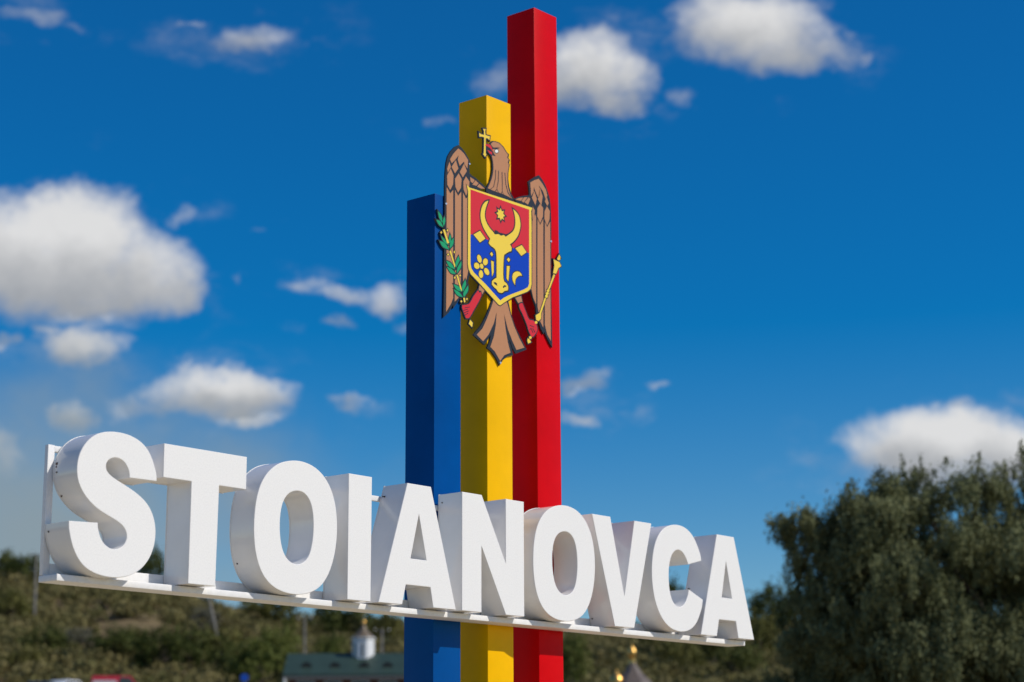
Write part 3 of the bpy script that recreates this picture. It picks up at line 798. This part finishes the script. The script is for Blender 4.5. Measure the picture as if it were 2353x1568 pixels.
# trees that stand out from it: pixel of the crown's middle, distance, radius (m), height factor, kind, label
HILL_TREES = [
    (8, 1300, 300, 2.4, 'dark_leaf', 'dark skyline tree at the far left, left of the leaning pole'),
    (42, 1303, 296, 2.1, 'dark_leaf', 'dark skyline tree just left of the pole beside the first letter'),
    (72, 1300, 300, 1.9, 'dark_leaf', 'narrow dark skyline tree right behind the pole by the beam end'),
    (350, 1300, 300, 2.7, 'dark_leaf', 'dark skyline tree seen in the gap between the letters S and T'),
    (28, 1400, 250, 2.6, 'olive_leaf', 'broad olive bush low under the left end of the sign'),
    (107, 1495, 215, 2.6, 'dark_leaf', 'dark green bush under the left end of the beam, left of the dry slope'),
    (60, 1530, 205, 2.2, 'olive_leaf', 'olive bush in the bottom left corner above the dark car'),
    (180, 1480, 222, 2.0, 'grey_leaf', 'grey green bush below the letter S, right of a dark bush'),
    (262, 1500, 212, 2.8, 'dark_leaf', 'dark green bush straight above the red van'),
    (315, 1490, 216, 2.4, 'olive_leaf', 'olive green bush above the right end of the red van'),
    (372, 1505, 205, 3.0, 'dark_leaf', 'largest dark bush on the slope below the letter T'),
    (436, 1500, 210, 2.9, 'dark_leaf', 'dark bush below the leaning concrete pole'),
    (505, 1495, 214, 2.8, 'olive_leaf', 'olive bush at the foot of the brown dry slope'),
    (548, 1530, 200, 2.6, 'dark_leaf', 'dark bush above the round blue road sign'),
    (600, 1535, 190, 3.0, 'bright_leaf', 'bright yellow green bush at the left end of the green roof'),
    (640, 1490, 215, 2.6, 'bright_leaf', 'yellow green tree above the left end of the green roof'),
    (470, 1425, 262, 2.2, 'grey_leaf', 'pale grey green bush above the dry slope, left of the leaning pole'),
    (590, 1412, 290, 2.8, 'olive_leaf', 'olive skyline tree under the beam below the first letter O'),
    (640, 1408, 292, 3.0, 'olive_leaf', 'larger olive skyline tree under the beam, left of the thin pole'),
    (765, 1428, 285, 3.1, 'dark_leaf', 'dark skyline tree between the thin pole and the church cross'),
    (815, 1432, 285, 2.8, 'dark_leaf', 'dark tree on the slope right behind the gilded church cross'),
    (890, 1440, 275, 2.6, 'olive_leaf', 'olive tree on the slope just left of the blue pillar'),
    (760, 1490, 200, 1.7, 'bright_leaf', 'low yellow green bush behind the green roof ridge, left of the white drum'),
    (1316, 1492, 172, 1.5, 'bright_leaf', 'small bright green tree right beside the red pillar'),
    (1545, 1385, 250, 3.0, 'dark_leaf', 'dark tree seen through the opening of the letter C'),
    (1640, 1500, 230, 3.4, 'olive_leaf', 'broad olive tree below the last letter A'),
    (1560, 1520, 215, 2.8, 'olive_leaf', 'olive bush right of the golden church spire'),
    (1700, 1530, 205, 2.6, 'dark_leaf', 'dark bush under the right end of the beam'),
    (1768, 1392, 262, 3.0, 'dark_leaf', 'round dark skyline tree right of the last letter A'),
    (1822, 1395, 262, 2.9, 'dark_leaf', 'round dark skyline tree touching the left edge of the willow'),
    (1745, 1450, 235, 2.3, 'olive_leaf', 'olive bush between the beam end and the willow'),
]
for i, (px, py, Y, r, kind, lab) in enumerate(HILL_TREES):
    c = at(px, py, Y); g0 = gz(c.x, c.y); top = c.z + r * .95
    h = max(r * 1.5, top - g0)
    nm = 'bush' if 'bush' in lab else 'tree'
    tree(c.x, c.y, r, h, kind, lab, i, nm, nm)

# ------------------------------------------------------------------ the big willow on the right
def build_willow():
    lobes = [(8.15, 40, 7.55, .75), (7.3, 39.6, 6.95, .8), (9.2, 39.6, 7.25, .85), (10.2, 40, 7.6, .75), (11.2, 40, 7.3, .9), (6.7, 39.8, 6.2, .75),
             (6.15, 40, 5.3, .55), (5.75, 39.7, 6.95, .36), (5.4, 39.8, 6.95, .22), (6.9, 39.8, 7.0, .65), (6.2, 40, 6.25, .6), (5.95, 40, 5.3, .5), (5.85, 40, 4.5, .55), (5.6, 40, 3.7, .65), (6.4, 40, 4.5, .7), (7.3, 39.1, 5.7, 1.05), (8.6, 38.8, 5.9, 1.1), (10, 38.8, 5.9, 1.2),
             (11.5, 39, 5.9, 1.2), (7.1, 39, 4.3, 1.05), (8.5, 38.6, 4.2, 1.2), (10.2, 38.6, 4.1, 1.3), (12.5, 40, 6.4, 1.1), (8.8, 41, 6.5, 1.2),
             (10.5, 41.5, 6.0, 1.4), (12, 41, 5, 1.4), (13, 40, 4.2, 1.3), (6.3, 40, 3.2, .9), (8, 38.8, 2.9, 1.2), (10, 38.6, 2.8, 1.3), (12, 39, 3.0, 1.3), (7.9, 40.6, 5.2, 1.2), (7.2, 41.2, 4.2, 1.2), (9.5, 41.8, 5.0, 1.6), (11.5, 42, 6.2, 1.5), (10.6, 41, 6.6, 1.2), (9.0, 42, 3.2, 1.6), (11.5, 42, 3.4, 1.6), (7.0, 40.8, 5.2, 1.0), (6.9, 40.4, 3.6, 1.0), (6.5, 40.3, 5.0, .7), (7.8, 41, 6.2, 1.0), (6.3, 40.6, 4.0, .7), (12.6, 40, 8.0, 1.1), (14, 40, 7.7, 1.2), (15.2, 40, 6.4, 1.3), (15.6, 40, 5, 1.4), (14, 39, 5.6, 1.5), (13, 38.8, 6.8, 1.2), (14.6, 39.4, 4, 1.5), (14, 41.5, 6, 1.5)]
    base = Vector((10.6, 40.2, gz(10.6, 40.2)))
    rg = np.random.default_rng(21)
    pos, axis, outw, size = [], [], [], []
    w = np.array([(r ** 2.1 + .03) * (2.1 if cx < 7.6 else 1.) for cx, cy, cz, r in lobes]); w /= w.sum()
    hubs = []
    for k in rg.choice(len(lobes), 930, p=w):
        d = rg.normal(size=3); d /= np.linalg.norm(d); d[2] = abs(d[2]) if rg.uniform() < .75 else d[2]
        hubs.append((k, d, rg.uniform(.55, 1.04)))
    for k, d0_, rad_ in [h_ for h_ in hubs for _ in range(13)]:
        cx, cy, cz, r = lobes[k]; c = np.array([cx, cy, cz])
        d = d0_ + rg.normal(size=3) * .12; d /= np.linalg.norm(d)
        p = c + d0_ * r * rad_ * np.array([1, 1, .95]) + rg.normal(size=3) * np.array([.17, .17, .11]) * min(1, .4 + r * .6)
        L = rg.uniform(.2, .8) * (.5 + .4 * min(r, 1.)); nl = int(rg.integers(36, 74))
        hd = np.array([d[0], d[1], 0]) * rg.uniform(.1, .5) + rg.normal(size=3) * .08
        sprig = rg.uniform() < .07 and d[2] > .35
        t = rg.uniform(0, 1, nl); wd = rg.uniform(.045, .095) * (1.1 - .7 * t)
        if sprig:      # young shoots that stand up out of the crown
            q = p + np.outer(t * rg.uniform(.2, .6), hd * .6 + np.array([0, 0, 1.])); wd *= .7
        else:
            q = p + np.outer(L * t * (1.3 - t), hd); q[:, 2] -= L * t ** 1.3
        q = q + rg.normal(size=(nl, 3)) * wd[:, None]
        pos.append(q); axis.append(np.tile((hd[0] * .5, hd[1] * .5, -.8), (nl, 1))); outw.append(np.tile(d * np.array([1, 1, .8]) + (0, 0, .25), (nl, 1))); size.append(rg.uniform(.06, .11, nl))
    pos, axis, outw, size = (np.concatenate(a_) for a_ in (pos, axis, outw, size))
    pos = np.array(pos) - np.array(base)
    me = leaf_mesh('crown', pos, np.array(size), M['willow_leaf'], .40, np.array(outw), 0, np.array(axis))
    e = empty('willow_tree', base); tag(e, 'large silvery willow with drooping foliage filling the lower right corner', 'tree')
    link('crown', me, e)
    tb = MB().tube((0, 0, -.3), (-.1, 0, 1.7), .34, .27, 12)
    for k, (cx, cy, cz, r) in enumerate(lobes):
        if r < .35: continue
        a = Vector((-.1, 0, 1.5 + .02 * k)); b = Vector((cx, cy, cz)) - base; mid = a.lerp(b, .5) + Vector((0, 0, .5))
        tb.tube(a, mid, .13, .07, 7, False); tb.tube(mid, b, .07, .02, 6, False)
    tb.build('trunk', M['bark'], e, 60)
build_willow()

# ------------------------------------------------------------------ concrete poles on the hillside
def pole(px_top, py_top, px_bot, Y, label, h=None, w=.13, brace=False):
    t = at(px_top, py_top, Y); b = at(px_bot, py_top + 60, Y); g0 = gz(b.x, Y)
    k = max(1.0, t.z - g0)
    lean = (b.x - t.x) / (t.z - b.z) * k
    e = empty('utility_pole', (t.x + lean, Y, g0)); tag(e, label, 'pole', 'concrete poles along the hill')
    top = (-(lean), 0, k)
    MB().tube((0, 0, -.4), top, w * 1.15, w * .8, 10).build('shaft', M['concrete'], e, 40)
    cr = MB().box(-.75, .75, -.05, .05, -.06, .06).build('crossarm', M['dark_steel'], e); cr.location = (top[0], 0, k - .25)
    for dx_ in (-.65, 0, .65):
        i_ = MB().lathe([(.03, 0), (.055, .05), (.04, .10), (.06, .14), (.02, .2)], 8).build('insulator', M['plaster'], cr); i_.location = (dx_, 0, .06)
    if brace: MB().tube((.9, 0, -.4), (top[0] * .75 + .05, 0, k * .8), w * .9, w * .7, 8).build('brace', M['concrete'], e, 40)
pole(84, 1272, 82, 255, 'grey concrete pole standing left of the letter S', w=.15)
pole(480, 1372, 493, 222, 'leaning pale concrete pole under the beam below the letter T', w=.16)
pole(700, 1418, 700, 205, 'thin grey pole above the green roof, left of the white church drum', w=.12)
pole(878, 1445, 877, 192, 'short grey pole right of the white church drum', w=.12)

# ------------------------------------------------------------------ church hall with green roof
Y0 = 150.
L0 = at(661, 1505, Y0)
hx0 = L0.x; hx1 = hx0 + 17.0; g_h = gz((hx0 + hx1) / 2, Y0) - .3
ridge_z = at(700, 1502, Y0).z - g_h; eave_z = at(700, 1550, Y0 - 3).z - g_h
hall = empty('church_hall', (hx0, Y0, g_h)); tag(hall, 'long low church building with a dark green roof and a white drum', 'building')
LN = hx1 - hx0
MB().box(.35, LN - .35, -2.6, 2.6, -.5, eave_z - .16).build('wall', M['wall_brown'], hall)
roof = MB().prism([(-3.0, eave_z), (0, ridge_z), (3.0, eave_z), (3.0, eave_z - .14), (0, ridge_z - .16), (-3.0, eave_z - .14)], 0, LN).build('roof', M['roof_green'], hall)
roof.data.transform(Matrix(((0, 1, 0, 0), (1, 0, 0, 0), (0, 0, 1, 0), (0, 0, 0, 1)))); roof.data.flip_normals()
sl = (ridge_z - eave_z) / 3.0
MB().box(0, LN, -3.03, -2.9, eave_z - .34, eave_z - .15).build('fascia', M['fascia'], hall)
for px in (706, 771, 838, 892, 955):
    x = at(px, 1528, Y0 - 1.4).x - hx0; zc = at(px, 1530, Y0 - 1.6).z - g_h; yc = -(ridge_z - zc) / sl
    d_ = MB()
    n = 10; vs = []
    for yy, s_ in ((yc - .25, 1.), (yc + .9, .15)):
        for i in range(n + 1):
            a = math.pi * i / n; vs.append((x - .42 * s_ * math.cos(a), yy, zc - .2 + (.42 if yy < yc else .62) * math.sin(a) * (1 if s_ == 1 else .55)))
    d_.add(vs, [(i, i + 1, n + 2 + i, n + 1 + i) for i in range(n)] ).build('dormer', M['roof_green'], hall)
    MB().add([(x - .40 * math.cos(math.pi * i / n), yc - .255, zc - .2 + .385 * math.sin(math.pi * i / n)) for i in range(n + 1)], [tuple(range(n + 1))]).build('dormer_opening', M['opening'], hall)
for k in range(8):
    x = 1.0 + k * 2.0
    w_ = MB().box(x, x + 1.3, -2.66, -2.58, eave_z - 1.5, eave_z - .45).build('window', M['plaster'], hall)
    MB().box(x + .08, x + 1.22, -2.69, -2.60, eave_z - 1.42, eave_z - .53).build('pane', M['glass'], w_)
MB().tube((.15, -2.95, 0), (.15, -2.95, eave_z - .25), .1, n=10).build('downpipe', M['plaster'], hall)
dc = at(835, 1490, Y0); dxc = dc.x - hx0
zb = at(835, 1519, Y0 - .8).z - g_h - .25; zt = at(835, 1467, Y0).z - g_h
drum = MB().lathe([(.86, zb - .6), (.86, zt - .1), (.95, zt - .06), (.95, zt + .02)], 8, (dxc, 0, 0), R(22.5)).build('drum', M['plaster'], hall)
for k in (5, 6):
    a = 2 * math.pi * k / 8 + R(0); cx_, cy_ = dxc + .80 * math.cos(a), .80 * math.sin(a)
    w_ = MB().box(-.02, .03, -.07, .07, zb + .55, zt - .4).build('window', M['glass'], drum); w_.location = (cx_, cy_, 0); w_.rotation_euler = (0, 0, a)
dome = MB().lathe([(.84, 0), (.72, .16), (.50, .36), (.30, .54), (.17, .78), (.09, 1.0)], 16, (dxc, 0, zt + .02)).build('dome', M['bronze'], hall, 50)
MB().lathe([(.05, 0), (.16, .08), (.19, .2), (.14, .32), (.04, .42)], 12, (dxc, 0, zt + .98)).build('orb', M['gold'], dome, 60)
MB().box(dxc - .03, dxc + .03, -.03, .03, zt + 1.38, zt + 2.25).box(dxc - .24, dxc + .24, -.028, .028, zt + 1.86, zt + 1.93).box(dxc - .13, dxc + .13, -.027, .027, zt + 2.05, zt + 2.10).build('cross', M['gold'], dome)

# ------------------------------------------------------------------ church with golden spires
Y1 = 152.
c = at(1453.5, 1540, Y1); g1 = gz(c.x, Y1) - .2
ch = empty('church', (c.x, Y1, g1)); tag(ch, 'church with a dark tent roof and golden spire right of the red pillar', 'building')
z = lambda py: at(1453, py, Y1).z - g1
MB().lathe([(2.0, -.5), (2.0, z(1600))], 8, rot=R(22.5)).build('wall', M['plaster'], ch)
tent = MB().lathe([(2.25, z(1603)), (1.45, z(1568)), (.75, z(1548)), (.28, z(1527)), (.22, z(1521))], 8, rot=R(22.5)).build('tent_roof', M['roof_dark'], ch)
MB().lathe([(.25, z(1540)), (.27, z(1530)), (.22, z(1520)), (.20, z(1512)), (.26, z(1508)), (.31, z(1502)), (.30, z(1497)), (.20, z(1491)), (.07, z(1486)), (.03, z(1483))], 14).build('spire', M['gold'], tent, 50)
MB().box(-.02, .02, -.02, .02, z(1484), z(1470)).box(-.15, .15, -.018, .018, z(1476), z(1475)).build('cross', M['gold'], tent)
sx_ = at(1416, 1550, Y1).x - c.x
small = MB().lathe([(.42, z(1610)), (.42, z(1575))], 8, (sx_, -.6, 0)).build('small_drum', M['plaster'], ch)
MB().lathe([(.46, z(1575)), (.52, z(1568)), (.46, z(1560)), (.26, z(1552)), (.10, z(1547)), (.03, z(1543))], 14, (sx_, -.6, 0)).build('small_dome', M['gold'], small, 50)
MB().box(sx_ - .02, sx_ + .02, -.62, -.58, z(1545), z(1533)).box(sx_ - .13, sx_ + .13, -.618, -.582, z(1538.5), z(1537.5)).build('cross', M['gold'], small)

# ------------------------------------------------------------------ vehicles on the road
def vehicle(name, px, Y, paint, label, cat, length, width, h, belt, cabin, heading, side_panel=None):
    c = at(px, 1560, Y); e = empty(name, (c.x, Y, gz(c.x, Y) + .03), heading); tag(e, label, cat)
    l2, w2 = length / 2, width / 2
    prof = [(-l2, .32), (-l2 - .03, .62), (-l2 + .05, belt), (cabin[0], belt), (cabin[1], h - .04), (cabin[1] + .15, h), (cabin[2] - .15, h), (cabin[2], h - .04), (cabin[3], belt), (l2 - .02, belt * .97), (l2 + .02, .6), (l2, .32)]
    body = MB().prism(prof, -w2, w2).build('body', paint, e, 30, .03)
    gl = .93
    for s in (-1, 1):
        x0, x1, x2, x3 = cabin
        q = [(x0 + .16, belt + .06), (x1 + .08, h - .12), (x2 - .08, h - .12), (x3 - .16, belt + .06)]
        if side_panel: q = [(x2 - 1.0, belt + .06), (x2 - .9, h - .14), (x2 - .1, h - .14), (x3 - .18, belt + .06)]
        MB().prism(q, s * (w2 - .01), s * (w2 + .006)).build('side_window', M['glass'], body)
        if side_panel:
            MB().box(-l2 + .25, x2 - 1.15, s * (w2 - .008), s * (w2 + .012), .75, h - .38).build('side_panel', side_panel, body)
        for sx__ in (-1, 1):
            wx = sx__ * (l2 - .78)
            wh = MB().tube((wx, s * (w2 - .2), .32), (wx, s * (w2 + .01), .32), .32, n=18).build('wheel', M['rubber'], e, 40)
            MB().tube((wx, s * (w2 - .02), .32), (wx, s * (w2 + .02), .32), .2, n=14).build('rim', M['steel'], wh, 40)
    for (xa, za, xb, zb_), nm in ((((cabin[2] + .02), h - .12, cabin[3] - .06, belt + .05), 'windscreen'), (((cabin[1] - .02), h - .12, cabin[0] + .06, belt + .05), 'rear_window')):
        o_ = .012 if xb > xa else -.012
        MB().add([(xa + o_, -w2 * .86, za), (xa + o_, w2 * .86, za), (xb + o_, w2 * .9, zb_), (xb + o_, -w2 * .9, zb_)], [(0, 1, 2, 3)]).build(nm, M['glass'], body)
    for s in (-1, 1):
        MB().box(l2 - .06, l2 + .03, s * w2 * .62 - .17, s * w2 * .62 + .17, .62, .76).build('headlight', M['lamp_clear'], e, 30, .01)
        MB().box(-l2 - .045, -l2 + .05, s * w2 * .72 - .12, s * w2 * .72 + .12, .68, .9).build('tail_lamp', M['lamp_red'], e, 30, .01)
    return e
vehicle('parked_car', 158, 166, M['car_white'], 'white car with a rounded roof, between the dark car and the red van', 'car', 4.2, 1.72, 1.62, .92, (-1.75, -1.2, .45, 1.15), R(60))
vehicle('parked_car', 100, 165, M['car_dark'], 'dark car with a red lamp at the bottom left corner', 'car', 4.4, 1.75, 1.47, .9, (-1.6, -1.0, .4, 1.2), R(75))
vehicle('parked_van', 272, 166.5, M['car_red'], 'red van with a pale grey side panel below the letter S', 'van', 4.6, 1.85, 1.98, 1.05, (-2.22, -2.15, 1.0, 1.65), R(12), M['panel_grey'])

# ------------------------------------------------------------------ blue road sign
p_ = at(562, 1558, 164); e = empty('road_sign', (p_.x, 164, gz(p_.x, 164))); tag(e, 'small round blue road sign at the bottom edge below the letter O', 'sign')
hz = p_.z - e.location.z
MB().tube((0, 0, -.2), (0, 0, hz + .3), .035, n=10).build('post', M['steel'], e, 40)
MB().tube((0, -.04, hz), (0, -.06, hz), .33, n=24).build('disc', M['sign_blue'], e, 40)
